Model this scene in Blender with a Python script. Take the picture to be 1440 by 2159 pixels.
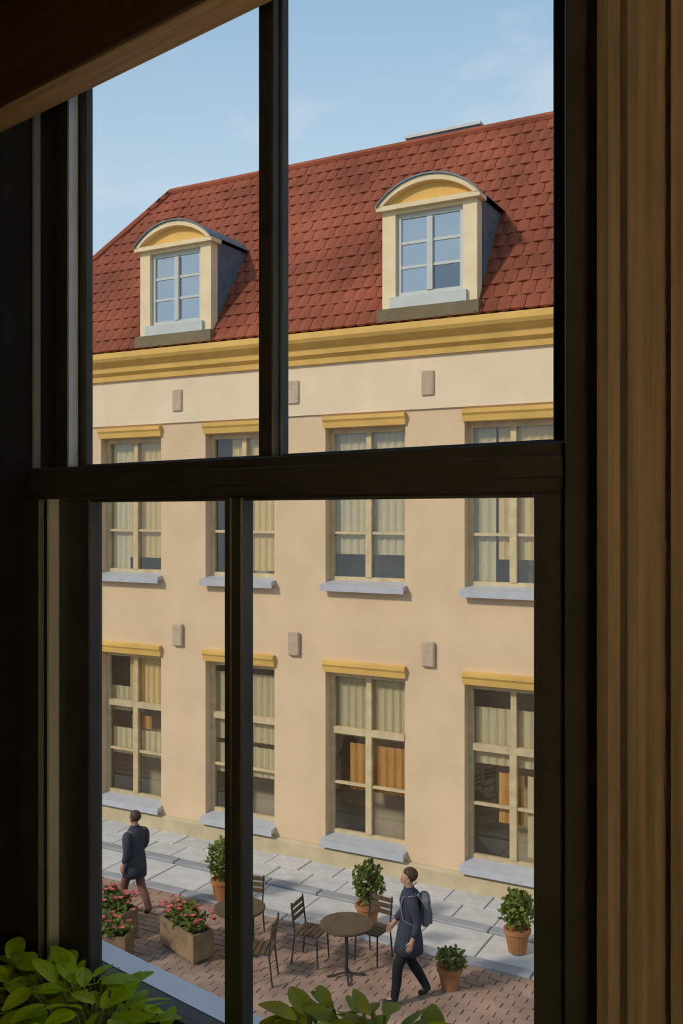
import bpy, bmesh, math, random
from mathutils import Vector, Matrix, Euler
R = math.radians
for o in list(bpy.data.objects): bpy.data.objects.remove(o)
scene = bpy.context.scene
C = scene.collection

# ------------------------------------------------------------------ camera
CAM_Z = 6.4
cam = bpy.data.cameras.new('camera'); camo = bpy.data.objects.new('camera', cam); C.objects.link(camo)
cam.sensor_fit = 'VERTICAL'; cam.sensor_height = 36.0; cam.lens = 36.0 * 2000 / 2159
cam.clip_start = 0.05; cam.clip_end = 500
camo.location = (0, 0, CAM_Z); camo.rotation_euler = (R(90), 0, R(40.3))
scene.camera = camo

# ------------------------------------------------------------------ sky
world = bpy.data.worlds.new('sky'); scene.world = world; world.use_nodes = True
nt = world.node_tree; nt.nodes.clear()
def N(t, typ, **k):
    n = t.nodes.new(typ)
    for a, v in k.items(): setattr(n, a, v)
    return n
wo = N(nt, 'ShaderNodeOutputWorld'); bg = N(nt, 'ShaderNodeBackground')
tc = N(nt, 'ShaderNodeTexCoord'); sx = N(nt, 'ShaderNodeSeparateXYZ')
rp = N(nt, 'ShaderNodeValToRGB')
cr = rp.color_ramp
cr.elements[0].position = 0.0; cr.elements[0].color = (0.56, 0.71, 0.85, 1)
cr.elements[1].position = 1.0; cr.elements[1].color = (0.17, 0.33, 0.60, 1)
e = cr.elements.new(0.33); e.color = (0.495, 0.665, 0.825, 1)
e = cr.elements.new(0.47); e.color = (0.345, 0.52, 0.725, 1)
mp = N(nt, 'ShaderNodeMapping'); mp.inputs['Scale'].default_value = (3.2, 3.2, 9)
mp.inputs['Location'].default_value = (0.3, 0.1, 0.4)
nz = N(nt, 'ShaderNodeTexNoise'); nz.inputs['Scale'].default_value = 1.6; nz.inputs['Detail'].default_value = 6
cl = N(nt, 'ShaderNodeMapRange'); cl.inputs['From Min'].default_value = 0.52; cl.inputs['From Max'].default_value = 0.85
cl.inputs['To Max'].default_value = 0.75
mx = N(nt, 'ShaderNodeMixRGB'); mx.inputs['Color2'].default_value = (0.80, 0.83, 0.87, 1)
L = nt.links.new
L(tc.outputs['Generated'], sx.inputs[0]); L(sx.outputs['Z'], rp.inputs[0]); L(tc.outputs['Generated'], mp.inputs[0])
L(mp.outputs[0], nz.inputs['Vector']); L(nz.outputs['Fac'], cl.inputs['Value']); L(cl.outputs[0], mx.inputs['Fac'])
L(rp.outputs[0], mx.inputs['Color1']); L(mx.outputs[0], bg.inputs['Color']); L(bg.outputs[0], wo.inputs[0])
bg.inputs['Strength'].default_value = 1.05

# ------------------------------------------------------------------ sun and exposure
BUILD_LOC = Vector((-15.94, 12.08, 0)); BUILD_ROT = R(12)
sd = bpy.data.lights.new('sun', 'SUN'); sun = bpy.data.objects.new('sun', sd); C.objects.link(sun)
sd.energy = 2.45; sd.angle = R(6); sd.color = (1.0, 0.93, 0.82)
sdir = Matrix.Rotation(BUILD_ROT, 3, 'Z') @ Vector((-0.42, -0.72, 0.58))      # towards the sun
sun.rotation_euler = sdir.to_track_quat('Z', 'Y').to_euler()
scene.view_settings.view_transform = 'Standard'; scene.view_settings.look = 'None'
scene.view_settings.exposure = 0.0; scene.view_settings.gamma = 1.0
scene.view_settings.use_curve_mapping = False

# ------------------------------------------------------------------ materials
MATS = {}
def mat(name, col, rough=0.7, var=0.12, scale=6.0, spec=0.3, bump=0.0, metal=0.0, stretch=(1, 1, 1), trans=0.0, coat=0.0):
    m = bpy.data.materials.new(name); m.use_nodes = True; t = m.node_tree
    b = t.nodes['Principled BSDF']
    b.inputs['Roughness'].default_value = rough; b.inputs['Metallic'].default_value = metal
    b.inputs['Specular IOR Level'].default_value = spec
    if coat: b.inputs['Coat Weight'].default_value = coat
    co = N(t, 'ShaderNodeTexCoord'); ma = N(t, 'ShaderNodeMapping'); ma.inputs['Scale'].default_value = stretch
    no = N(t, 'ShaderNodeTexNoise'); no.inputs['Scale'].default_value = scale; no.inputs['Detail'].default_value = 5
    ra = N(t, 'ShaderNodeMapRange'); ra.inputs['From Min'].default_value = 0.3; ra.inputs['From Max'].default_value = 0.7
    ra.inputs['To Min'].default_value = 1 - var; ra.inputs['To Max'].default_value = 1 + var
    oi = N(t, 'ShaderNodeObjectInfo')
    rr = N(t, 'ShaderNodeMapRange'); rr.inputs['To Min'].default_value = 1 - var * .5; rr.inputs['To Max'].default_value = 1 + var * .5
    mu = N(t, 'ShaderNodeMath', operation='MULTIPLY')
    vm = N(t, 'ShaderNodeVectorMath', operation='SCALE'); vm.inputs[0].default_value = col
    k = t.links.new
    k(co.outputs['Object'], ma.inputs[0]); k(ma.outputs[0], no.inputs['Vector']); k(no.outputs['Fac'], ra.inputs['Value'])
    k(oi.outputs['Random'], rr.inputs['Value']); k(ra.outputs[0], mu.inputs[0]); k(rr.outputs[0], mu.inputs[1])
    k(mu.outputs[0], vm.inputs['Scale']); k(vm.outputs[0], b.inputs['Base Color'])
    if bump:
        bu = N(t, 'ShaderNodeBump'); bu.inputs['Strength'].default_value = bump; bu.inputs['Distance'].default_value = 0.02
        k(no.outputs['Fac'], bu.inputs['Height']); k(bu.outputs[0], b.inputs['Normal'])
    if trans:
        tr = N(t, 'ShaderNodeBsdfTranslucent'); ms = N(t, 'ShaderNodeMixShader'); ms.inputs[0].default_value = trans
        k(vm.outputs[0], tr.inputs['Color']); k(b.outputs[0], ms.inputs[1]); k(tr.outputs[0], ms.inputs[2])
        k(ms.outputs[0], t.nodes['Material Output'].inputs['Surface'])
    MATS[name] = m; return m
def glass(name, reflect, tint=(1, 1, 1)):
    m = bpy.data.materials.new(name); m.use_nodes = True; t = m.node_tree; t.nodes.clear()
    o = N(t, 'ShaderNodeOutputMaterial'); tr = N(t, 'ShaderNodeBsdfTransparent'); gl = N(t, 'ShaderNodeBsdfGlossy')
    gl.inputs['Roughness'].default_value = 0.02; tr.inputs['Color'].default_value = (*tint, 1)
    lw = N(t, 'ShaderNodeLayerWeight'); lw.inputs['Blend'].default_value = 0.5
    fr = N(t, 'ShaderNodeMath', operation='POWER'); fr.inputs[1].default_value = 5.0
    t.links.new(lw.outputs['Facing'], fr.inputs[0])
    ad = N(t, 'ShaderNodeMath', operation='ADD'); ad.use_clamp = True; ad.inputs[1].default_value = reflect
    ms = N(t, 'ShaderNodeMixShader'); k = t.links.new
    k(fr.outputs[0], ad.inputs[0]); k(ad.outputs[0], ms.inputs[0]); k(tr.outputs[0], ms.inputs[1]); k(gl.outputs[0], ms.inputs[2])
    k(ms.outputs[0], o.inputs[0]); MATS[name] = m; return m

mat('stucco', (0.71, 0.50, 0.305), 0.9, 0.06, 1.2, 0.1, 0.15)
mat('stucco_light', (0.79, 0.61, 0.41), 0.9, 0.05, 1.5, 0.1, 0.1)
mat('stucco_gold', (0.72, 0.43, 0.125), 0.85, 0.10, 2.0, 0.1, 0.1)
mat('stucco_cream', (0.78, 0.60, 0.36), 0.85, 0.07, 3.0, 0.1)
mat('dormer_base', (0.20, 0.15, 0.085), 0.85, 0.12, 3.0, 0.1)
mat('plinth', (0.50, 0.40, 0.25), 0.9, 0.12, 3.0, 0.1, 0.2)
mat('plaque', (0.50, 0.37, 0.25), 0.85, 0.1, 8.0, 0.2)
mat('zinc', (0.46, 0.45, 0.46), 0.45, 0.08, 5.0, 0.5)
mat('zinc_ledge', (0.68, 0.70, 0.73), 0.3, 0.06, 5.0, 0.6)
mat('roof_tile', (0.27, 0.072, 0.036), 0.8, 0.35, 0.7, 0.2)
mat('roof_deck', (0.12, 0.05, 0.035), 0.9, 0.2, 3.0, 0.1)
mat('slate', (0.115, 0.15, 0.18), 0.45, 0.2, 6.0, 0.4)
mat('ochre_wood', (0.58, 0.44, 0.25), 0.6, 0.15, 5.0, 0.3)
mat('grey_frame', (0.52, 0.51, 0.46), 0.5, 0.06, 5.0, 0.3)
mat('curtain_yellow', (0.90, 0.68, 0.34), 0.9, 0.08, 9.0, 0.1, stretch=(6, 6, .6), trans=0.2)
mat('curtain_net', (0.78, 0.68, 0.46), 0.9, 0.12, 9.0, 0.1, stretch=(6, 6, .6), trans=0.2)
mat('curtain_orange', (0.75, 0.42, 0.15), 0.9, 0.12, 9.0, 0.1, stretch=(6, 6, .6), trans=0.2)
mat('dark_plaster', (0.48, 0.41, 0.31), 0.9, 0.1, 3.0, 0.1)
mat('slab', (0.58, 0.54, 0.50), 0.85, 0.12, 4.0, 0.2, 0.2)
mat('kerb', (0.34, 0.33, 0.33), 0.85, 0.12, 4.0, 0.2, 0.2)
mat('brick_paving', (0.31, 0.20, 0.145), 0.9, 0.25, 2.2, 0.2, 0.2)
mat('mortar', (0.17, 0.13, 0.10), 0.95, 0.15, 8.0, 0.1, 0.2)
mat('frame_paint', (0.032, 0.034, 0.032), 0.45, 0.2, 9.0, 0.35)
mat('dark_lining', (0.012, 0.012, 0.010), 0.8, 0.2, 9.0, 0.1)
mat('dim_lit_edge_grey', (0.13, 0.14, 0.125), 0.6, 0.1, 8.0, 0.3)  # faint daylight on a jamb step, put into the colour
mat('lit_edge_grey', (0.68, 0.78, 0.90), 0.6, 0.1, 8.0, 0.3)  # pale colour stands in for skylight on the jamb's side faces
mat('brown_wood', (0.150, 0.124, 0.088), 0.5, 0.30, 4.0, 0.3, 0.1, stretch=(14, 14, 0.6))
mat('brown_wood_lying', (0.42, 0.30, 0.155), 0.5, 0.30, 4.0, 0.3, 0.1, stretch=(0.6, 14, 14))
mat('shaded_wood_face', (0.045, 0.024, 0.010), 0.6, 0.30, 4.0, 0.2, 0.1, stretch=(0.6, 14, 14))  # same wood darkened: shade on the pelmet face is in the colour
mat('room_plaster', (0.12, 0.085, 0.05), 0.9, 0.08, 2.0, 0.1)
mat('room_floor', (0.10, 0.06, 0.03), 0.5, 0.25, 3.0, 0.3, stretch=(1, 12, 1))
mat('leaf_bright', (0.50, 0.70, 0.012), 0.45, 0.35, 9.0, 0.4, trans=0.45)
mat('leaf_olive', (0.36, 0.46, 0.015), 0.5, 0.35, 9.0, 0.35, trans=0.4)
mat('stem', (0.10, 0.14, 0.03), 0.7)
mat('shrub', (0.15, 0.17, 0.035), 0.7, 0.45, 5.0, 0.2, trans=0.25)
mat('red_flower', (0.52, 0.11, 0.10), 0.7, 0.3, 9.0, 0.2)
mat('terracotta', (0.36, 0.15, 0.06), 0.8, 0.15, 6.0, 0.2)
mat('soil', (0.04, 0.03, 0.02), 0.95)
mat('planter_wood', (0.22, 0.14, 0.08), 0.7, 0.25, 5.0, 0.2)
mat('cafe_wood', (0.10, 0.065, 0.035), 0.55, 0.2, 5.0, 0.3)
mat('cafe_metal', (0.03, 0.03, 0.035), 0.5, 0.1, 5.0, 0.4)
mat('skin', (0.45, 0.25, 0.16), 0.6, 0.06)
mat('lips', (0.36, 0.15, 0.11), 0.6, 0.05)
mat('hair', (0.06, 0.035, 0.02), 0.6, 0.25)
mat('navy_coat', (0.042, 0.045, 0.06), 0.85, 0.15, 8.0, 0.15)
mat('charcoal_cloth', (0.016, 0.016, 0.019), 0.85, 0.15, 8.0, 0.15)
mat('grey_bag', (0.15, 0.15, 0.155), 0.8, 0.15, 8.0, 0.2)
mat('slate_coat', (0.055, 0.057, 0.066), 0.85, 0.15, 8.0, 0.15)
mat('russet_cloth', (0.22, 0.10, 0.075), 0.85, 0.15, 8.0, 0.15)
mat('shoe', (0.02, 0.018, 0.016), 0.5)
mat('eye', (0.03, 0.02, 0.015), 0.2)
mat('lamp_metal', (0.10, 0.08, 0.05), 0.4, metal=0.8)
mat('lamp_fabric', (0.75, 0.62, 0.42), 0.9, trans=0.6)
glass('clear_glass', 0.03, (0.985, 0.99, 0.985))
glass('town_glass', 0.07, (0.96, 0.95, 0.91))
glass('dormer_glass', 0.62, (0.7, 0.8, 0.9))
glass('dormer_glass_deep', 0.30, (0.30, 0.45, 0.62))

# ------------------------------------------------------------------ helpers
class MB:
    def __init__(s): s.v = []; s.f = []
    def poly(s, pts):
        i = len(s.v); s.v += [tuple(p) for p in pts]; s.f.append(tuple(range(i, i + len(pts)))); return s
    def box(s, x0, x1, y0, y1, z0, z1):
        i = len(s.v)
        s.v += [(x0,y0,z0),(x1,y0,z0),(x1,y1,z0),(x0,y1,z0),(x0,y0,z1),(x1,y0,z1),(x1,y1,z1),(x0,y1,z1)]
        for q in ((0,3,2,1),(4,5,6,7),(0,1,5,4),(1,2,6,5),(2,3,7,6),(3,0,4,7)): s.f.append(tuple(i + a for a in q))
        return s
    def prism(s, prof, a0, a1, axis='x'):
        # prof: list of (p,q) ; axis x -> (a,p,q); y -> (p,a,q); z -> (p,q,a)
        n = len(prof); i = len(s.v)
        for a in (a0, a1):
            for p, q in prof:
                s.v.append({'x': (a, p, q), 'y': (p, a, q), 'z': (p, q, a)}[axis])
        s.f.append(tuple(i + k for k in range(n))[::-1]); s.f.append(tuple(i + n + k for k in range(n)))
        for k in range(n): s.f.append((i + k, i + (k + 1) % n, i + n + (k + 1) % n, i + n + k))
        return s
    def lathe(s, prof, cx=0, cy=0, seg=16):
        i = len(s.v); n = len(prof)
        for k in range(seg):
            a = 2 * math.pi * k / seg
            for r, z in prof: s.v.append((cx + r * math.cos(a), cy + r * math.sin(a), z))
        for k in range(seg):
            for j in range(n - 1):
                a, b = i + k * n + j, i + ((k + 1) % seg) * n + j
                s.f.append((a, b, b + 1, a + 1))
        for j, rev in ((0, True), (n - 1, False)):
            ring = tuple(i + k * n + j for k in range(seg))
            s.f.append(ring[::-1] if rev else ring)
        return s
    def tube(s, p0, p1, r, seg=8):
        p0, p1 = Vector(p0), Vector(p1); d = (p1 - p0).normalized()
        a = d.orthogonal().normalized(); b = d.cross(a); i = len(s.v)
        for p in (p0, p1):
            for k in range(seg):
                t = 2 * math.pi * k / seg; s.v.append(tuple(p + a * r * math.cos(t) + b * r * math.sin(t)))
        for k in range(seg): s.f.append((i + k, i + (k + 1) % seg, i + seg + (k + 1) % seg, i + seg + k))
        s.f.append(tuple(i + k for k in range(seg))[::-1]); s.f.append(tuple(i + seg + k for k in range(seg)))
        return s
    def mesh(s, name, m, smooth=False, bevel=0):
        me = bpy.data.meshes.new(name); me.from_pydata(s.v, [], s.f)
        b = bmesh.new(); b.from_mesh(me); bmesh.ops.recalc_face_normals(b, faces=b.faces)
        if bevel:
            bmesh.ops.bevel(b, geom=b.edges[:], offset=bevel, segments=1, affect='EDGES', clamp_overlap=True)
        b.to_mesh(me); b.free()
        me.materials.append(MATS[m])
        if smooth:
            for p in me.polygons: p.use_smooth = True
        return me
    def build(s, name, m, parent=None, smooth=False, bevel=0, **k):
        return link(name, s.mesh(name, m, smooth, bevel), parent, **k)
def link(name, me, parent=None, **k):
    o = bpy.data.objects.new(name, me); C.objects.link(o)
    if parent: o.parent = parent
    for a, v in k.items(): o[a] = v
    return o
def thing(name, label, cat, loc=(0, 0, 0), rz=0, group=None):
    o = bpy.data.objects.new(name, None); C.objects.link(o); o.empty_display_size = 0.1
    o.location = loc; o.rotation_euler = (0, 0, rz); o['label'] = label; o['category'] = cat
    if group: o['group'] = group
    return o
def copy_tree(o, parent=None):
    c = o.copy(); C.objects.link(c); c.parent = parent
    for ch in list(o.children): copy_tree(ch, c)
    return c
def town(x, y, z=0):          # a point given along the far facade (x), away from it towards the viewer (-y)
    v = Matrix.Rotation(BUILD_ROT, 3, 'Z') @ Vector((x, y, z)) + BUILD_LOC
    return v
def holed_wall(x0, x1, z0, z1, y0, y1, holes):
    """slab between y0 (front) and y1 (back) with rectangular openings (hx0,hx1,hz0,hz1)"""
    m = MB(); xs = sorted({x0, x1, *[h[0] for h in holes], *[h[1] for h in holes]})
    zs = sorted({z0, z1, *[h[2] for h in holes], *[h[3] for h in holes]})
    inh = lambda x, z: any(h[0] < x < h[1] and h[2] < z < h[3] for h in holes)
    for a, b in zip(xs, xs[1:]):
        for c, d in zip(zs, zs[1:]):
            if inh((a + b) / 2, (c + d) / 2): continue
            m.poly([(a, y0, c), (b, y0, c), (b, y0, d), (a, y0, d)]); m.poly([(a, y1, c), (a, y1, d), (b, y1, d), (b, y1, c)])
    for a, b, c, d in list(holes) + [(x0, x1, z0, z1)]:
        m.poly([(a, y0, c), (a, y1, c), (a, y1, d), (a, y0, d)]); m.poly([(b, y0, c), (b, y0, d), (b, y1, d), (b, y1, c)])
        m.poly([(a, y0, c), (b, y0, c), (b, y1, c), (a, y1, c)]); m.poly([(a, y0, d), (a, y1, d), (b, y1, d), (b, y0, d)])
    return m
def holed_mesh(name, m, matname):
    me = bpy.data.meshes.new(name); me.from_pydata(m.v, [], m.f)
    b = bmesh.new(); b.from_mesh(me); bmesh.ops.remove_doubles(b, verts=b.verts, dist=1e-5)
    bmesh.ops.recalc_face_normals(b, faces=b.faces); b.to_mesh(me); b.free(); me.materials.append(MATS[matname]); return me

# ================================================================== the room
FLOOR = 4.75
ST = dict(kind='structure')
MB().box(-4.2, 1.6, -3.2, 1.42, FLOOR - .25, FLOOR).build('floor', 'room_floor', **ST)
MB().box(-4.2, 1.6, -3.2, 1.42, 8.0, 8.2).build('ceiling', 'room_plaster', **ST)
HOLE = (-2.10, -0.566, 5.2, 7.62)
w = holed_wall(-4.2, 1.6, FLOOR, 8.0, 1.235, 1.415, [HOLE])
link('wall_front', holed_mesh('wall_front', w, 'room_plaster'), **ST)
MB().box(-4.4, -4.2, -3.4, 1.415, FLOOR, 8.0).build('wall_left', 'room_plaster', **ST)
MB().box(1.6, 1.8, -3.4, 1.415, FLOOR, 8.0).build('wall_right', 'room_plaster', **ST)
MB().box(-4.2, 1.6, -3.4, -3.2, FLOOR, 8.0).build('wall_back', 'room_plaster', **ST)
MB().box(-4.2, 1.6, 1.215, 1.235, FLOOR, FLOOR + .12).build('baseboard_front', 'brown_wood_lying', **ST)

# wooden casing to the right and left of the opening, a moulded profile, and the beam across its head
def casing(xa, sgn):
    p = [(0, 0), (0, -.034), (.018, -.038), (.022, -.03), (.03, -.028), (.046, -.04), (.060, -.04), (.066, -.028),
         (.072, -.008), (.090, -.008), (.100, -.030), (.150, -.034), (.156, -.02), (.156, 0)]
    m = MB().prism([(xa + sgn * a, 1.235 + b) for a, b in p], FLOOR + .12 if sgn > 0 else FLOOR + .12, 7.75, 'z')
    return m
casing(-0.566, 1).build('trim_1', 'brown_wood', **ST)
casing(-2.10, -1).build('trim_2', 'brown_wood', **ST)
beam = thing('window_pelmet', 'brown wooden pelmet board across the top of the window, with shade painted on its face', 'pelmet', (-1.333, 1.106, 7.298))
MB().box(-1.02, 1.02, 0, .014, .0, .30).build('face_board', 'shaded_wood_face', beam, bevel=.003)
MB().box(-1.02, 1.02, .014, .088, 0, .03).build('bottom_board', 'brown_wood_lying', beam, label='underside board with daylight painted into its brown', bevel=.003)  # lighter wood colour paints the daylight reaching the underside
MB().box(-1.02, 1.02, .014, .088, .27, .30).build('top_board', 'shaded_wood_face', beam)
sill = MB().box(-2.15, -.47, .93, 1.238, 5.155, 5.20).build('window_sill', 'brown_wood_lying', bevel=.006,
    label='brown wooden sill board inside the window under the plants', category='sill')

# the window: fixed frame, transom, mullion, two fixed lights above and two casements below
win = bpy.data.objects.new('window_1', None); C.objects.link(win); win['kind'] = 'structure'
def wp(name, m, *boxes, bevel=.003, parent=win, **k):
    b = MB()
    for q in boxes: b.box(*q)
    return b.build(name, m, parent, bevel=bevel, **k)
TZ0, TZ1 = 6.43, 6.505
wp('frame_jamb', 'frame_paint', (-2.10, -2.026, 1.345, 1.40, TZ1, 7.62), (-2.10, -1.957, 1.25, 1.40, 5.2, TZ0))
wp('frame_jamb', 'frame_paint', (-.64, -.566, 1.25, 1.40, 5.2, 7.62))
wp('frame_head', 'frame_paint', (-2.10, -.566, 1.35, 1.40, 7.52, 7.62))
wp('frame_sill', 'frame_paint', (-1.957, -.64, 1.312, 1.40, 5.2, 5.295))
wp('transom_bar', 'frame_paint', (-2.10, -.566, 1.27, 1.40, TZ0, TZ1), (-2.10, -.566, 1.262, 1.27, TZ0 + .02, TZ1 - .02))
wp('lit_edge_strip', 'lit_edge_grey', (-2.0275, -2.020, 1.346, 1.372, TZ1, 7.52), bevel=0, label='pale strip painting the lit edge of the left jamb')  # painted lit edge of the frame, not a separate fitting
wp('lit_edge_strip', 'lit_edge_grey', (-1.959, -1.950, 1.246, 1.272, 5.3, TZ0), bevel=0, label='pale strip painting the lit edge of the left jamb')
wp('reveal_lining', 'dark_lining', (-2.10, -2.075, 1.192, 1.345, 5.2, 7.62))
wp('dim_lit_edge', 'dim_lit_edge_grey', (-2.075, -2.066, 1.276, 1.298, TZ1, 7.5), (-1.985, -1.975, 1.236, 1.25, 5.3, TZ0), label='grey strip painting a dimly lit edge of the jamb')  # painted weaker light along the jamb steps
wp('mullion', 'frame_paint', (-1.374, -1.332, 1.358, 1.40, TZ1, 7.52))
def sash(name, x0, x1, z0, z1, y0, y1, wl, wr, wt, wb):
    s = link(name, None, win)
    wp('stile', 'frame_paint', (x0, x0 + wl, y0, y1, z0, z1), parent=s)
    wp('stile', 'frame_paint', (x1 - wr, x1, y0, y1, z0, z1), parent=s)
    wp('rail', 'frame_paint', (x0 + wl, x1 - wr, y0 + .002, y1 - .002, z1 - wt, z1), parent=s)
    wp('rail', 'frame_paint', (x0 + wl, x1 - wr, y0 + .002, y1 - .002, z0, z0 + wb), parent=s)
    ym = (y0 + y1) / 2 + .004
    wp('pane', 'clear_glass', (x0 + wl - .004, x1 - wr + .004, ym, ym + .004, z0 + wb - .004, z1 - wt + .004), bevel=0, parent=s)
sash('fixed_light', -2.026, -1.374, TZ1, 7.52, 1.377, 1.40, .030, .006, .04, .012)
sash('fixed_light', -1.332, -.64, TZ1, 7.52, 1.377, 1.40, .006, .085, .04, .012)
sash('casement', -1.953, -1.362, 5.30, TZ0, 1.272, 1.306, .123, .020, .008, .05)
sash('casement', -1.362, -.64, 5.30, TZ0, 1.272, 1.306, .030, .062, .008, .05)
for hz in (5.62, 6.18):
    wp('hinge', 'frame_paint', (-.645, -.632, 1.262, 1.276, hz, hz + .07), parent=win)
ext = MB().prism([(1.40, 5.296), (1.475, 5.29), (1.475, 5.262), (1.47, 5.262), (1.47, 5.284), (1.40, 5.288)], -2.12, -.5, 'x')
ext.build('outer_window_sill', 'zinc_ledge', label='pale zinc ledge outside the bottom of the dark window', category='sill')

# added fill lamp, out of view, brightens casing, frame and sill plants
lampo = thing('fill_lamp', 'added floor lamp out of view, there to light the window casing', 'lamp', (0.75, -0.35, FLOOR))
MB().lathe([(.001, 0), (.15, 0), (.15, .02), (.02, .035), (.001, .035)], seg=24).build('base', 'lamp_metal', lampo)
MB().tube((0, 0, .03), (0, 0, 1.5), .012).build('pole', 'lamp_metal', lampo)
sh = MB()
for k in range(24):
    a, b = 2 * math.pi * k / 24, 2 * math.pi * (k + 1) / 24
    sh.poly([(.20 * math.cos(a), .20 * math.sin(a), 1.42), (.20 * math.cos(b), .20 * math.sin(b), 1.42),
             (.13 * math.cos(b), .13 * math.sin(b), 1.70), (.13 * math.cos(a), .13 * math.sin(a), 1.70)])
sh.build('lamp_shade', 'lamp_fabric', lampo)
pl = bpy.data.lights.new('fill_bulb', 'POINT'); pl.energy = 165; pl.color = (1.0, 0.87, 0.68); pl.shadow_soft_size = 0.06
plo = bpy.data.objects.new('fill_bulb', pl); C.objects.link(plo); plo.parent = lampo; plo.location = (0, 0, 1.56)

# ================================================================== the town ground
gr = MB(); corners = [(-40, 30), (60, 30), (60, -40), (-40, -40)]
gr.poly([town(x, y, -.06) for x, y in corners]); gr.build('street_ground', 'mortar', **ST)
terrace = link('brick_terrace', None, **ST); terrace.location = BUILD_LOC; terrace.rotation_euler = (0, 0, BUILD_ROT)
rnd = random.Random(4)
bm_ = MB(); y = -2.47; row = 0
while y > -9.0:
    x = -6.0 + (row % 2) * .13
    while x < 14:
        h = rnd.uniform(-.006, .006)
        bm_.box(x, x + .245, y - .115, y, -.05, h); x += .26
    y -= .13; row += 1
bo = bm_.build('paving_brick', 'brick_paving', terrace); bo['kind'] = 'stuff'
walk = link('pavement', None, **ST); walk.location = BUILD_LOC; walk.rotation_euler = (0, 0, BUILD_ROT)
slab = MB().box(-.34, .34, -.27, .27, -.06, 0.0).mesh('paving_slab', 'slab', bevel=.008)
ys = [-.30, -.86, -1.75, -2.08]
for j, yy in enumerate((-.29, -.85)):
    for i in range(27):
        o = link('paving_slab', slab, walk); o.location = (-4.4 + i * .70 + (j % 2) * .35, yy, rnd.uniform(.0, .01))
kerbm = MB().box(-.49, .49, -.11, .11, -.06, .03).mesh('kerb_stone', 'kerb', bevel=.012)
for yy in (-1.26, -2.36):
    for i in range(19):
        o = link('kerb_stone', kerbm, walk); o.location = (-4.3 + i * 1.0, yy, rnd.uniform(-.004, .006))
slab2 = MB().box(-.49, .49, -.41, .41, -.06, 0.0).mesh('paving_slab', 'slab', bevel=.008)
for i in range(19):
    o = link('paving_slab', slab2, walk); o.location = (-4.2 + i * 1.0, -1.81, rnd.uniform(.0, .01))

# ================================================================== the town house
house = thing('town_house', 'peach stucco town house with red tiled mansard roof and two arched dormers', 'building', BUILD_LOC, BUILD_ROT)
X0, X1 = -3.95, 13.2
cols = [k * 2.7 for k in range(-1, 5)]
WW = .80
holes = []
for cx in cols: holes += [(cx - WW, cx + WW, .48, 3.49), (cx - WW, cx + WW, 5.12, 7.93)]
link('facade_wall', holed_mesh('facade_wall', holed_wall(X0, X1, 0, 9.2, 0, .30, holes), 'stucco'), house)
MB().box(X0, X0 + .3, .30, 9, 0, 9.6).box(X1 - .3, X1, .30, 9, 0, 9.6).box(X0, X1, 9, 9.3, 0, 9.6).build('side_walls', 'stucco', house)
MB().box(X0 + .3, X1 - .3, 0.95, 1.05, 0, 9.2).build('inner_wall', 'dark_plaster', house)
MB().box(X0 + .3, X1 - .3, .30, 9, 4.3, 4.6).box(X0 + .3, X1 - .3, .30, 9, 9.15, 9.3).box(X0 + .3, X1 - .3, .30, 9, -.05, .03).build('floor_slabs', 'dark_plaster', house)
# light frieze above the upper windows, gold cornice, plinth
fr = MB(); fr.box(X0 - .03, X1 + .03, -.04, -.001, 8.18, 9.14); fr.build('frieze', 'stucco_light', house)
cp = [(0, 9.10), (-.10, 9.10), (-.12, 9.20), (-.20, 9.26), (-.22, 9.36), (-.36, 9.46), (-.40, 9.52), (-.40, 9.63), (.1, 9.70), (.1, 9.10)]
MB().prism(cp, X0 - .3, X1 + .3, 'x').build('cornice', 'stucco_gold', house)
MB().prism([(0, .0), (-.08, .0), (-.08, .26), (-.03, .30), (0, .30)], X0 - .05, X1 + .05, 'x').build('plinth', 'plinth', house)
for k in (0.5, 1.5, 2.5, 3.5):
    for z in (8.62, 3.95):
        px = k * 2.7 - .10
        p = MB().box(px - .12, px + .12, -.075, 0, z - .22, z + .22).build('wall_plaque', 'plaque', house, bevel=.02)

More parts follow.
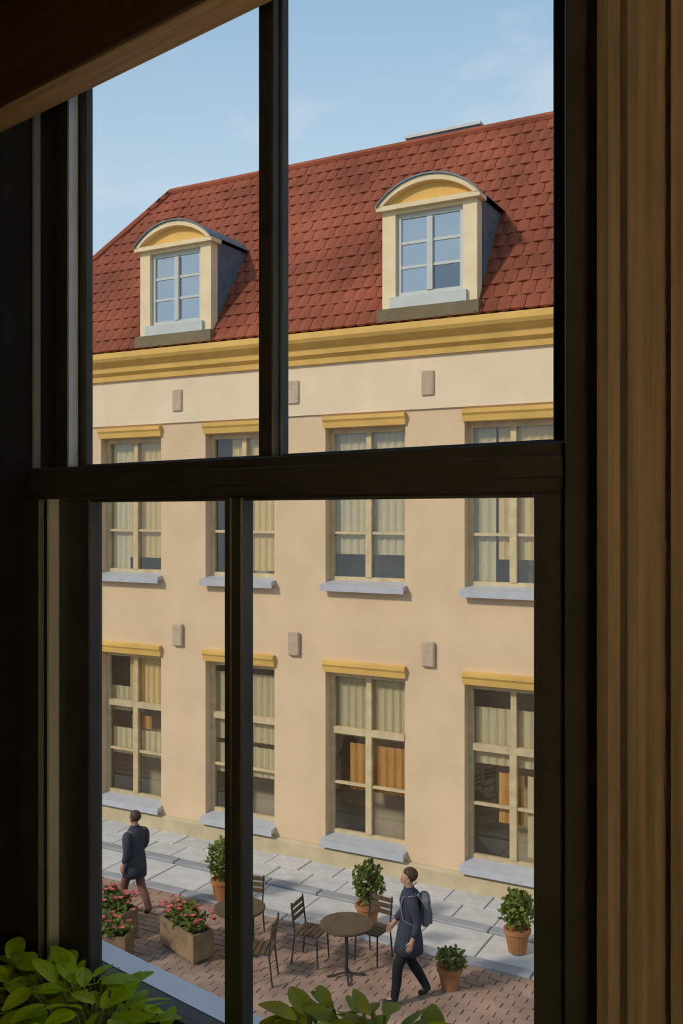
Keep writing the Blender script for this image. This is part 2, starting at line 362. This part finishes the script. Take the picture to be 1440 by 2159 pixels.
# windows of the facade
def town_window(cx, z0, z1, blind, seed):
    r = random.Random(seed)
    g = link('window', None, house); g.location = (cx, 0, 0)
    f = MB(); W = WW
    yf0, yf1 = .17, .25
    f.box(-W, -W + .09, yf0, yf1, z0, z1).box(W - .09, W, yf0, yf1, z0, z1).box(-W + .09, W - .09, yf0, yf1, z1 - .10, z1).box(-W + .09, W - .09, yf0, yf1, z0, z0 + .10)
    zt = z0 + (z1 - z0) * .64
    f.box(-W + .09, W - .09, yf0 - .02, yf1, zt - .06, zt + .06)
    f.box(-.06, .06, yf0 - .015, yf1, z0 + .10, zt - .06).box(-.05, .05, yf0, yf1, zt + .06, z1 - .10)
    zm = (z0 + zt) / 2
    for s in (-1, 1): f.box(min(s * .06, s * (W - .09)), max(s * .06, s * (W - .09)), yf0 + .01, yf1 - .01, zm - .025, zm + .025)
    f.build('window_frame', 'ochre_wood', g)
    for s in (-1, 1):
        a, b = sorted((s * .055, s * (W - .085)))
        for c, d in ((z0 + .095, zm - .02), (zm + .02, zt - .055), (zt + .055, z1 - .095)):
            MB().box(a, b, .21, .216, c, d).build('pane', 'town_glass', g)
    MB().prism([(.0, z1 + .0), (-.05, z1), (-.07, z1 + .10), (-.10, z1 + .14), (-.10, z1 + .20), (0, z1 + .22)], -W - .02, W + .02, 'x').build('head_moulding', 'stucco_gold', g)
    MB().prism([(.17, z0 + .03), (-.16, z0 - .03), (-.16, z0 - .15), (-.13, z0 - .15), (-.12, z0 - .10), (0, z0 - .10), (.17, z0 - .0)], -W - .03, W + .03, 'x').build('sill', 'zinc', g)
    def drape(x0, x1, za, zb, m, yb=.30):
        q = MB(); n = max(4, int((x1 - x0) / .05)); v = []
        for i in range(n + 1):
            v.append((x0 + (x1 - x0) * i / n, yb + .018 * math.sin(i * 2.1 + seed)))
        for (xa, ya), (xb, yb_) in zip(v, v[1:]):
            q.poly([(xa, ya, za), (xb, yb_, za), (xb, yb_, zb), (xa, ya, zb)])
        q.build('curtain', m, g, smooth=True)
    H = z1 - z0
    for (x0, x1, a, b, m) in blind: drape(x0, x1, z0 + H * a, z0 + H * b, m)
Y, T, O = 'curtain_yellow', 'curtain_net', 'curtain_orange'
up = {-1: [(-.75, .75, .2, .98, Y)], 0: [(-.75, -.25, .02, .98, T), (-.25, .75, .12, .98, Y)], 1: [(-.35, .75, .05, .98, Y)],
      2: [(-.75, .75, .18, .98, T)], 3: [(-.30, .75, .17, .98, Y), (-.75, -.34, .0, .98, T)], 4: [(-.75, .75, .3, .98, Y)]}
lo = {-1: [(-.75, .75, .6, .98, T)], 0: [(-.25, .75, .62, .98, Y), (-.75, .1, .58, .75, T), (-.7, .7, .28, .46, T), (-.2, .3, .47, .56, O)], 1: [(-.75, .75, .48, .92, T), (-.75, .75, .26, .45, T)],
      2: [(-.75, .75, .60, .98, T), (-.45, .75, .28, .56, O)], 3: [(-.75, .75, .54, .86, T), (-.3, .15, .22, .5, O), (.2, .75, .05, .5, T)], 4: [(-.75, .75, .6, .98, T)]}
for k in range(-1, 5):
    town_window(k * 2.7, 5.12, 7.93, up[k], 10 + k)
    town_window(k * 2.7, .48, 3.49, lo[k], 30 + k)

# roof: steep tiled front slope with a hip on the left end, low slope behind
EZ, RZ, EY, RY = 9.68, 13.75, -.30, 2.30
HX = -0.75                                       # the ridge starts here, the hip runs down from it to the left eave
EX0 = X0 - .3; EX1 = X1 + .3
deck = MB()
deck.poly([(EX0, EY, EZ), (EX1, EY, EZ), (EX1, RY, RZ), (HX, RY, RZ)])
deck.poly([(EX0, 9.3, EZ), (EX0, EY, EZ), (HX, RY, RZ), (HX, 7.0, RZ)])
deck.poly([(HX, RY, RZ), (EX1, RY, RZ), (EX1, 4.6, RZ + .35), (HX + .6, 4.6, RZ + .35)])
deck.poly([(HX, RY, RZ), (HX + .6, 4.6, RZ + .35), (HX, 7.0, RZ)])
deck.poly([(HX + .6, 4.6, RZ + .35), (EX1, 4.6, RZ + .35), (EX1, 7.0, RZ), (HX, 7.0, RZ)])
deck.poly([(HX, 7.0, RZ), (EX1, 7.0, RZ), (EX1, 9.3, EZ), (EX0, 9.3, EZ)])
deck.poly([(EX1, EY, EZ), (EX1, 9.3, EZ), (EX1, 7.0, RZ), (EX1, 4.6, RZ + .35), (EX1, RY, RZ)])
deck.build('roof_deck', 'roof_deck', house)
def tiles(name, O, U, V, wu, inside, n, parent):
    """courses of overlapping tiles: O origin, U along the eave, V up the slope"""
    O, U, V = Vector(O), Vector(U).normalized(), Vector(V); L_ = V.length; V = V.normalized(); Nn = Vector(n).normalized()
    m = MB(); dv, du = .30, .235; j = 0; v = 0; rr = random.Random(7)
    while v < L_ - .05:
        u = (j % 2) * du / 2
        while u < wu:
            if inside(u + du / 2, v + dv / 2, L_):
                lift = .045 + rr.uniform(-.008, .012); vt = min(v + dv + .05, L_)
                P = lambda a, b, h: O + U * a + V * b + Nn * h
                a0, a1, am = u + .004, u + du - .004, u + du / 2
                i = len(m.v)
                m.v += [tuple(p) for p in (P(a0, v, lift * .7), P(am, v - .03, lift + .012), P(a1, v, lift * .7), P(a1, vt, .012), P(am, vt, .03), P(a0, vt, .012),
                                            P(a0, v, .0), P(am, v - .03, 0.0), P(a1, v, .0))]
                m.f += [(i, i + 1, i + 4, i + 5), (i + 1, i + 2, i + 3, i + 4), (i, i + 6, i + 7, i + 1), (i + 1, i + 7, i + 8, i + 2)]
            u += du
        v += dv; j += 1
    o = m.build(name, 'roof_tile', parent); o['kind'] = 'stuff'; return o
DORM = (1.35, 6.75, 12.15)
def in_front(u, v, L_):
    x = EX0 + u
    if x < EX0 + (HX - EX0) * v / L_: return False
    if v / L_ > .985: return False
    return not any(abs(x - d) < .80 and .12 < v / L_ < .50 for d in DORM)
tiles('roof_tiles', (EX0, EY, EZ), (1, 0, 0), (0, RY - EY, RZ - EZ), EX1 - EX0, in_front, (0, -(RZ - EZ), RY - EY), house)
sl = Vector((HX - EX0, 0, RZ - EZ))
tiles('roof_tiles', (EX0, 9.3, EZ), (0, -1, 0), sl, 9.6, lambda u, v, L_: u > 2.3 * v / L_ + .1 and u < 9.6 - 2.6 * v / L_, (-(RZ - EZ), 0, HX - EX0), house)
rc = MB()
rc.tube((HX, RY, RZ + .03), (EX1, RY, RZ + .03), .09); rc.tube((HX, RY, RZ + .03), (EX0, EY, EZ + .03), .09)
rc.build('ridge_cap', 'roof_tile', house)
hb = link('roof_hatch', None, house); hb.location = (5.95, 2.62, RZ - .10)
MB().box(-.75, .75, -.3, .9, 0, .26).build('hatch_box', 'slate', hb)
MB().box(-.80, .80, -.34, .94, .26, .32).build('hatch_lid', 'grey_frame', hb)

def dormer(cx):
    g = link('dormer', None, house); g.location = (cx, -.26, 9.90)
    # walls: two piers, apron, spandrel with a segmental arch on top
    W, H = .87, 1.76
    f = MB()
    f.box(-W, -.62, 0, .22, .0, H).box(.62, W, 0, .22, .0, H).box(-.62, .62, 0, .22, 1.64, H)
    f.build('front_piers', 'stucco_cream', g)
    MB().box(-.70, .70, -.06, .22, .0, .20).build('apron', 'grey_frame', g)
    MB().box(-W - .06, W + .06, -.10, .24, -.22, .0).build('base_moulding', 'dormer_base', g)
    n = 14; rise = .44; hw = .95
    rad = (hw * hw + rise * rise) / (2 * rise); th = math.asin(hw / rad)
    def arc(r_, z0_): return [(r_ * math.sin(-th + 2 * th * i / n), z0_ + r_ * math.cos(-th + 2 * th * i / n) - rad * math.cos(th)) for i in range(n + 1)]
    outer = arc(rad, H); tym = [(x * .9, H + (z - H) * .78) for x, z in outer]
    MB().prism(tym[::-1], .03, .25, 'y').build('tympanum', 'stucco_gold', g)
    band = outer + [(x * .9, H + (z - H) * .78) for x, z in outer][::-1]
    q = MB()
    for i in range(n):
        a, b, c, d = outer[i], outer[i + 1], tym[i + 1], tym[i]
        for (yA, yB) in ((-.10, .26),):
            i0 = len(q.v); q.v += [(p[0], yA, p[1]) for p in (a, b, c, d)] + [(p[0], yB, p[1]) for p in (a, b, c, d)]
            q.f += [tuple(i0 + t for t in f_) for f_ in ((0, 1, 2, 3), (7, 6, 5, 4), (0, 4, 5, 1), (2, 6, 7, 3), (1, 5, 6, 2), (3, 7, 4, 0))]
    q.box(-hw, hw, -.10, .24, H - .06, H + .02)
    q.build('arched_pediment', 'stucco_cream', g)
    MB().box(W - .06, W, .22, 2.2, .0, H).build('cheek', 'slate', g, label='dark slate side')
    MB().box(-W, -W + .06, .22, 2.2, .0, H).build('cheek', 'slate', g, label='dark slate side')
    rf = [(x, z + .03) for x, z in outer]; rs = MB()
    for a, b in zip(rf, rf[1:]):
        rs.poly([(a[0], -.13, a[1]), (b[0], -.13, b[1]), (b[0], 2.6, b[1]), (a[0], 2.6, a[1])])
        rs.poly([(a[0], -.13, a[1] - .03), (b[0], -.13, b[1] - .03), (b[0], -.13, b[1]), (a[0], -.13, a[1])])
    rs.build('dormer_roof', 'slate', g, label='dark arched roof')
    MB().box(-.62, .62, .5, .55, .2, 1.64).build('dormer_back', 'dark_plaster', g)
    fm = MB(); ya, yb = .07, .14
    fm.box(-.62, -.54, ya, yb, .2, 1.64).box(.54, .62, ya, yb, .2, 1.64).box(-.54, .54, ya, yb, 1.56, 1.64).box(-.54, .54, ya, yb, .2, .29)
    fm.box(-.05, .05, ya - .02, yb, .29, 1.54)
    for z in (.72, 1.14):
        fm.box(-.54, -.05, ya + .01, yb - .01, z - .025, z + .025); fm.box(.05, .54, ya + .01, yb - .01, z - .025, z + .025)
    fm.build('window_frame', 'grey_frame', g)
    zs = (.285, .70, .74, 1.12, 1.16, 1.565)
    for s in (-1, 1):
        for j in range(3):
            a, b = sorted((s * .045, s * .545))
            MB().box(a, b, .10, .106, zs[2 * j], zs[2 * j + 1]).build('pane', 'dormer_glass_deep' if (s == 1 and j == 0 and cx > 5) else 'dormer_glass', g)
for d in DORM: dormer(d)

# ================================================================== things on the terrace
def leaf_cloud(rx, ry, rz, n, size, seed, zc=0):
    r = random.Random(seed); m = MB()
    for _ in range(n):
        while True:
            p = Vector((r.uniform(-1, 1), r.uniform(-1, 1), r.uniform(-1, 1)))
            if .25 < p.length < 1: break
        p = Vector((p.x * rx, p.y * ry, p.z * rz + zc))
        d = Vector((r.uniform(-1, 1), r.uniform(-1, 1), r.uniform(-.4, 1))).normalized(); a = d.orthogonal().normalized()
        s = size * r.uniform(.7, 1.3)
        m.poly([p, p + d * s * .5 + a * s * .28, p + d * s, p + d * s * .5 - a * s * .28])
    return m
def shrub(x, y, label, h, seed):
    t = thing('potted_shrub', label, 'shrub', town(x, y, .03), BUILD_ROT, 'potted shrubs along the pavement')
    MB().lathe([(.001, 0), (.13, 0), (.18, .28), (.20, .28), (.20, .33), (.16, .33), (.15, .30), (.001, .30)]).build('pot', 'terracotta', t)
    MB().tube((0, 0, .29), (0, 0, h * .7), .018).build('stem', 'stem', t)
    o = leaf_cloud(.24, .24, (h - .3) / 2, 420, .10, seed, .32 + (h - .3) / 2).build('foliage', 'shrub', t); o['kind'] = 'stuff'
shrub(6.50, -2.06, 'leafy green potted shrub on the pavement just left of the walking person', .95, 1)
shrub(8.80, -1.80, 'green potted shrub on the pavement at the right end of the view', .85, 2)
shrub(3.95, -2.30, 'green potted shrub on the pavement seen left of the dark lower mullion', .95, 3)

def planter(x, y, rz, label, seed, L_=.9):
    t = thing('flower_planter', label, 'planter', town(x, y, .006), BUILD_ROT + rz, 'flower planters on the terrace')
    b = MB()
    b.box(-L_ / 2, L_ / 2, -.17, -.14, .04, .42).box(-L_ / 2, L_ / 2, .14, .17, .04, .42).box(-L_ / 2, -L_ / 2 + .03, -.14, .14, .04, .42).box(L_ / 2 - .03, L_ / 2, -.14, .14, .04, .42)
    b.build('box', 'planter_wood', t)
    for sx_ in (-1, 1):
        for sy in (-1, 1): MB().box(sx_ * (L_ / 2 - .06) - .03, sx_ * (L_ / 2 - .06) + .03, sy * .11 - .03, sy * .11 + .03, 0, .05).build('foot', 'planter_wood', t)
    MB().box(-L_ / 2 + .03, L_ / 2 - .03, -.14, .14, .05, .38).build('soil', 'soil', t)
    o = leaf_cloud(L_ / 2, .22, .16, 420, .09, seed, .50).build('foliage', 'shrub', t); o['kind'] = 'stuff'
    r = random.Random(seed + 50); m = MB()
    for _ in range(46):
        p = Vector((r.uniform(-L_ / 2, L_ / 2), r.uniform(-.22, .22), .52 + r.uniform(-.02, .16)))
        for k in range(5):
            a = 2 * math.pi * k / 5; d = Vector((math.cos(a), math.sin(a), .5)) * .05; e_ = Vector((-math.sin(a), math.cos(a), 0)) * .022
            m.poly([p, p + d * .6 + e_, p + d, p + d * .6 - e_])
    o = m.build('blossoms', 'red_flower', t, label='red blossoms'); o['kind'] = 'stuff'
planter(3.10, -4.10, 0, 'wooden planter of red flowers nearest the grey left jamb', 11)
planter(4.55, -4.05, R(-20), 'wooden planter of red flowers beside the potted shrub behind the left casement', 12)
planter(3.62, -4.85, R(20), 'wooden planter of red flowers set end-on above the zinc ledge', 13)

def cafe_table(x, y, label):
    t = thing('cafe_table', label, 'table', town(x, y, .006), BUILD_ROT, 'cafe tables on the brick terrace')
    MB().lathe([(.001, .70), (.36, .70), (.37, .715), (.37, .735), (.36, .74), (.001, .74)], seg=28).build('table_top', 'cafe_wood', t)
    MB().tube((0, 0, .03), (0, 0, .70), .025, 10).build('post', 'cafe_metal', t)
    for k in range(4):
        a = k * math.pi / 2 + .6
        MB().tube((0, 0, .06), (.27 * math.cos(a), .27 * math.sin(a), .014), .014).build('foot', 'cafe_metal', t)
    return t
def cafe_chair(x, y, rz, label):
    t = thing('cafe_chair', label, 'chair', town(x, y, .006), BUILD_ROT + rz, 'cafe chairs on the brick terrace')
    for i in range(5): MB().box(-.19, .19, -.19 + i * .078, -.125 + i * .078, .44, .46).build('seat_slat', 'cafe_wood', t)
    for i in range(3): MB().box(-.19, .19, .195 + i * .012, .21 + i * .012, .60 + i * .085, .66 + i * .085).build('back_slat', 'cafe_wood', t)
    for s in (-1, 1):
        MB().tube((s * .18, -.17, .44), (s * .19, -.19, 0.008), .012).build('leg', 'cafe_metal', t)
        MB().tube((s * .18, .17, .44), (s * .19, .22, 0.008), .012).build('leg', 'cafe_metal', t)
        MB().tube((s * .18, .17, .44), (s * .18, .225, .86), .012).build('back_post', 'cafe_metal', t)
    MB().box(-.19, .19, -.185, .185, .425, .44).build('seat_frame', 'cafe_metal', t)
    return t
cafe_table(5.35, -3.85, 'round brown cafe table seen through the left casement')
cafe_chair(5.05, -3.22, R(10), 'dark slatted cafe chair behind the left casement table')
cafe_chair(5.95, -4.25, R(-70), 'dark slatted cafe chair between the two terrace tables')
cafe_table(6.95, -3.60, 'round brown cafe table left of the walking person')
cafe_chair(6.30, -3.45, R(95), 'dark slatted cafe chair just right of the lower mullion')
cafe_chair(7.05, -2.98, R(-6), 'dark slatted cafe chair on the far side of the right-hand table')
pot = thing('terracotta_pot', 'small terracotta pot with a green plant right of the walking person', 'plant pot', town(8.32, -3.22, .006))
MB().lathe([(.001, 0), (.11, 0), (.16, .24), (.18, .24), (.18, .30), (.15, .30), (.14, .27), (.001, .27)]).build('pot', 'terracotta', pot)
o = leaf_cloud(.2, .2, .14, 160, .10, 77, .40).build('foliage', 'shrub', pot); o['kind'] = 'stuff'

# ------------------------------------------------------------------ people
def skin_mesh(name, verts, edges, radii, m, levels=2, root=0):
    me = bpy.data.meshes.new(name); me.from_pydata(verts, edges, [])
    ob = bpy.data.objects.new(name, me); C.objects.link(ob)
    md = ob.modifiers.new('skin', 'SKIN'); md.use_smooth_shade = True
    sv = me.skin_vertices[0].data
    for i, r_ in enumerate(radii):
        sv[i].radius = r_ if isinstance(r_, tuple) else (r_, r_); sv[i].use_root = (i == root)
    sb = ob.modifiers.new('sub', 'SUBSURF'); sb.levels = levels; sb.render_levels = levels
    dg = bpy.context.evaluated_depsgraph_get()
    nm = bpy.data.meshes.new_from_object(ob.evaluated_get(dg)); nm.name = name
    bpy.data.objects.remove(ob); nm.materials.clear(); nm.materials.append(MATS[m])
    for p in nm.polygons: p.use_smooth = True
    return nm
class Sk:
    def __init__(s): s.v = []; s.e = []; s.r = []
    def chain(s, pts, start=None):
        prev = start
        for p, r_ in pts:
            s.v.append(p); s.r.append(r_); i = len(s.v) - 1
            if prev is not None: s.e.append((prev, i))
            prev = i
        return prev
def ellipsoid(c, r_, seg=16, rings=10):
    m = MB(); prof = []
    for i in range(rings + 1):
        a = -math.pi / 2 + math.pi * i / rings
        prof.append((max(.001, math.cos(a)), math.sin(a)))
    m.lathe(prof, seg=seg); m.v = [(c[0] + x * r_[0], c[1] + y_ * r_[1], c[2] + z * r_[2]) for x, y_, z in m.v]
    return m
def person(x, y, rz, label, coat, legs_m, scale=1.0, bag=False):
    """a walking adult facing local -y, 1.72 m tall"""
    t = thing('person', label, 'person', town(x, y, .006), BUILD_ROT + rz); t.scale = (scale,) * 3
    # joints
    hipL, hipR = (.09, 0, .90), (-.09, 0, .90)
    kneeL, ankL, toeL = (.10, -.16, .50), (.10, -.20, .09), (.11, -.36, .035)
    kneeR, ankR, toeR = (-.10, .02, .49), (-.10, .24, .13), (-.11, .12, .035)
    b = Sk()
    pel = b.chain([((0, 0, .94), (.13, .10))])
    chest = b.chain([((0, .005, 1.08), (.135, .10)), ((0, .01, 1.26), (.14, .10)), ((0, .015, 1.37), (.11, .075))], pel)
    neck = b.chain([((0, .005, 1.46), .055), ((0, -.01, 1.525), .055), ((0, -.02, 1.59), (.072, .088)), ((0, -.015, 1.66), (.075, .09)), ((0, -.01, 1.70), (.05, .06))], chest)
    nose = b.chain([((0, -.125, 1.585), .010)], neck - 2)
    for s, sh_, el, wr in ((1, (.19, .015, 1.39), (.25, .10, 1.13), (.26, .02, .90)), (-1, (-.19, .015, 1.39), (-.25, -.02, 1.13), (-.24, -.18, .93))):
        w_ = b.chain([(sh_, .05), (((sh_[0] + el[0]) / 2, (sh_[1] + el[1]) / 2, (sh_[2] + el[2]) / 2), .05), (el, .042), (wr, .028)], chest)
        d = (Vector(wr) - Vector(el)).normalized(); f = Vector((0, -1, 0)); f = (f - d * f.dot(d)).normalized()
        p0 = Vector(wr) + d * .05
        palm = b.chain([(tuple(p0), (.022, .036))], w_)
        for j, (o_, l_) in enumerate(((-.027, .06), (-.009, .075), (.009, .07), (.027, .055))):
            q0 = p0 + d * .04 - f * o_
            b.chain([(tuple(q0), .010), (tuple(q0 + d * l_ * .5 - Vector((s * .006, 0, 0))), .009), (tuple(q0 + d * l_ - Vector((s * .022, 0, 0))), .008)], palm)
        b.chain([(tuple(p0 + f * .04), .011), (tuple(p0 + f * .055 + d * .04), .009)], palm)
    for hp, kn, an, to in ((hipL, kneeL, ankL, toeL), (hipR, kneeR, ankR, toeR)):
        b.chain([(hp, .078), (kn, .056), (((kn[0] + an[0]) / 2, (kn[1] + an[1]) / 2 + .012, (kn[2] + an[2]) / 2 + .02), .046), (an, .036), (to, .03)], pel)
    link('body', skin_mesh('body', b.v, b.e, b.r, 'skin'), t)
    # coat: lofted torso and skirt with skinned sleeves, one garment
    rings = [(.66, .205, .195, -.01), (.80, .205, .18, 0), (.95, .195, .155, 0), (1.08, .165, .125, .005), (1.22, .178, .132, .01), (1.33, .182, .124, .012),
             (1.40, .168, .108, .012), (1.45, .130, .088, .006), (1.475, .074, .070, .0), (1.505, .064, .066, -.006)]
    cm = MB(); sg = 24
    for z, rx, ry, oy in rings:
        for k in range(sg):
            a = 2 * math.pi * k / sg; cm.v.append((rx * math.cos(a), oy + ry * math.sin(a), z))
    for r_ in range(len(rings) - 1):
        for k in range(sg): cm.f.append((r_ * sg + k, r_ * sg + (k + 1) % sg, (r_ + 1) * sg + (k + 1) % sg, (r_ + 1) * sg + k))
    cm.f.append(tuple(range(sg))[::-1])
    for sh_, el, wr in (((.09, .012, 1.36), (.25, .10, 1.13), (.26, .03, .925)), ((-.09, .012, 1.36), (-.25, -.02, 1.13), (-.24, -.17, .955))):
        c = Sk(); sg_ = 1 if el[0] > 0 else -1; c.chain([(sh_, .085), ((sg_ * .20, .015, 1.375), .086), ((sg_ * .228, .015 + (el[1] - .015) * .5, 1.255), .074), (el, .064), (wr, .046)])
        sm = skin_mesh('sleeve', c.v, c.e, c.r, coat); off = len(cm.v)
        cm.v += [tuple(v.co) for v in sm.vertices]; cm.f += [tuple(off + q_ for q_ in p.vertices) for p in sm.polygons]
    cm.build('coat', coat, t, smooth=True)
    q = Sk(); r0 = q.chain([((0, 0, .90), (.115, .10))])
    for hp, kn, an in ((hipL, kneeL, ankL), (hipR, kneeR, ankR)):
        q.chain([((hp[0], hp[1], .82), .092), (kn, .076), (((kn[0] + an[0]) / 2, (kn[1] + an[1]) / 2 + .012, (kn[2] + an[2]) / 2), .07), (an, .055), ((an[0], an[1] + (.0 if an is ankL else .01), an[2] - .045), .056)], r0)
    link('trousers', skin_mesh('trousers', q.v, q.e, q.r, legs_m), t)
    for an, to in ((ankL, toeL), (ankR, toeR)):
        sk = Sk(); sk.chain([((an[0], an[1] + .02, .055 if an is ankL else .10), .05), (((an[0] + to[0]) / 2, (an[1] + to[1]) / 2, .05 if an is ankL else .07), .045), (to, .036)])
        link('shoe', skin_mesh('shoe', sk.v, sk.e, sk.r, 'shoe'), t)
    h = ellipsoid((0, .012, 1.655), (.092, .105, .095)); h.v = [(a, max(b_, -.075) if z < 1.69 else b_, z) for a, b_, z in h.v]
    h.v = [(a, b_ if (b_ > -.02 or z > 1.67) else -.02, z) for a, b_, z in h.v]
    h.build('hair', 'hair', t, smooth=True)
    for s in (-1, 1):
        ellipsoid((s * .032, -.098, 1.612), (.011, .008, .007), 8, 6).build('eye', 'eye', t, smooth=True)
        ellipsoid((s * .083, -.012, 1.595), (.012, .022, .032), 8, 6).build('ear', 'skin', t, smooth=True)
    ellipsoid((0, -.094, 1.545), (.022, .007, .006), 8, 6).build('mouth', 'lips', t, smooth=True)
    if bag:
        g = thing('backpack', 'grey backpack worn by the person in the navy coat', 'backpack', town(x, y, .006), BUILD_ROT + rz); g.scale = (scale,) * 3
        bb = MB().box(-.15, .15, .14, .27, 1.02, 1.40).build('pouch', 'grey_bag', g, bevel=.04)
        MB().box(-.12, .12, .265, .295, 1.05, 1.20).build('front_pocket', 'grey_bag', g, bevel=.015)
        for s in (-1, 1):
            sp = Sk(); sp.chain([((s * .09, .15, 1.36), .011), ((s * .10, .10, 1.42), .011), ((s * .10, .02, 1.452), .011), ((s * .105, -.085, 1.40), .011), ((s * .115, -.117, 1.28), .011), ((s * .15, -.085, 1.12), .011), ((s * .172, .03, 1.06), .011), ((s * .13, .14, 1.06), .011)])
            link('strap', skin_mesh('strap', sp.v, sp.e, sp.r, 'grey_bag', 1), g)
    return t
person(7.98, -3.79, R(-62), 'person in a dark navy coat and black trousers walking across the terrace', 'navy_coat', 'charcoal_cloth', 1.0, True)
person(3.05, -3.42, R(-100), 'person in a slate coat and russet trousers beside the flower planters', 'slate_coat', 'russet_cloth', .95)

# ================================================================== plants on the sill
def leaf_mesh(name, L_, W, m):
    q = MB(); n = 6; rows = []
    for i in range(n + 1):
        t = i / n; w_ = W * math.sin(math.pi * min(1, t * .93 + .03)) ** .8 * (1 - .25 * t); z = -.30 * L_ * t * t
        rows.append(((-w_, t * L_, z + .12 * w_), (0, t * L_, z - .05 * W), (w_, t * L_, z + .12 * w_)))
    for a, b in zip(rows, rows[1:]):
        q.poly([a[0], a[1], b[1], b[0]]); q.poly([a[1], a[2], b[2], b[1]])
    return q.mesh(name, m, smooth=True)
def house_plant(loc, label, m, pot_h, tips, seed, L_, W):
    t = thing('potted_plant', label, 'plant', loc, 0, 'plants on the window sill')
    MB().lathe([(.001, 0), (.055, 0), (.075, pot_h * .8), (.085, pot_h * .8), (.085, pot_h), (.074, pot_h), (.07, pot_h - .012), (.001, pot_h - .012)], seg=20).build('pot', 'terracotta', t)
    r = random.Random(seed); lm = leaf_mesh('leaf', L_, W, m); st = MB()
    for (x, y_, z, az, tilt, s) in tips(r):
        st.tube((x * .15, y_ * .15, pot_h - .02), (x, y_, z), .003, 5)
        o = link('leaf', lm, t); o.location = (x, y_, z); o.scale = (s,) * 3
        o.rotation_euler = Euler((tilt, r.uniform(-.5, .5), az), 'XYZ')
    o = st.build('stems', 'stem', t); o['kind'] = 'stuff'
def bushy(n, rx, ry, z0, ztop, lean):
    def g(r):
        out = []
        for i in range(n):
            a = r.uniform(0, 2 * math.pi); q = math.sqrt(r.random())
            x, y_ = rx * q * math.cos(a), ry * q * math.sin(a)
            z = z0 + (ztop(x) - z0) * (r.random() ** .45) * (1 - .25 * q * q)
            out.append((x, y_, z, a - math.pi / 2 + r.uniform(-.9, .9), r.uniform(-.3, .7), r.uniform(.7, 1.25)))
        return out
    return g
house_plant((-1.58, 1.12, 5.20), 'bushy bright green plant at the left end of the window sill', 'leaf_bright', .12,
            bushy(250, .34, .10, .09, lambda x: .255 - .30 * max(0, x + .06), 0), 5, .072, .023)
house_plant((-.83, 1.08, 5.20), 'olive green plant peeking over the bottom edge by the right casement', 'leaf_olive', .20,
            bushy(240, .20, .09, .24, lambda x: .47, 0), 9, .055, .018)
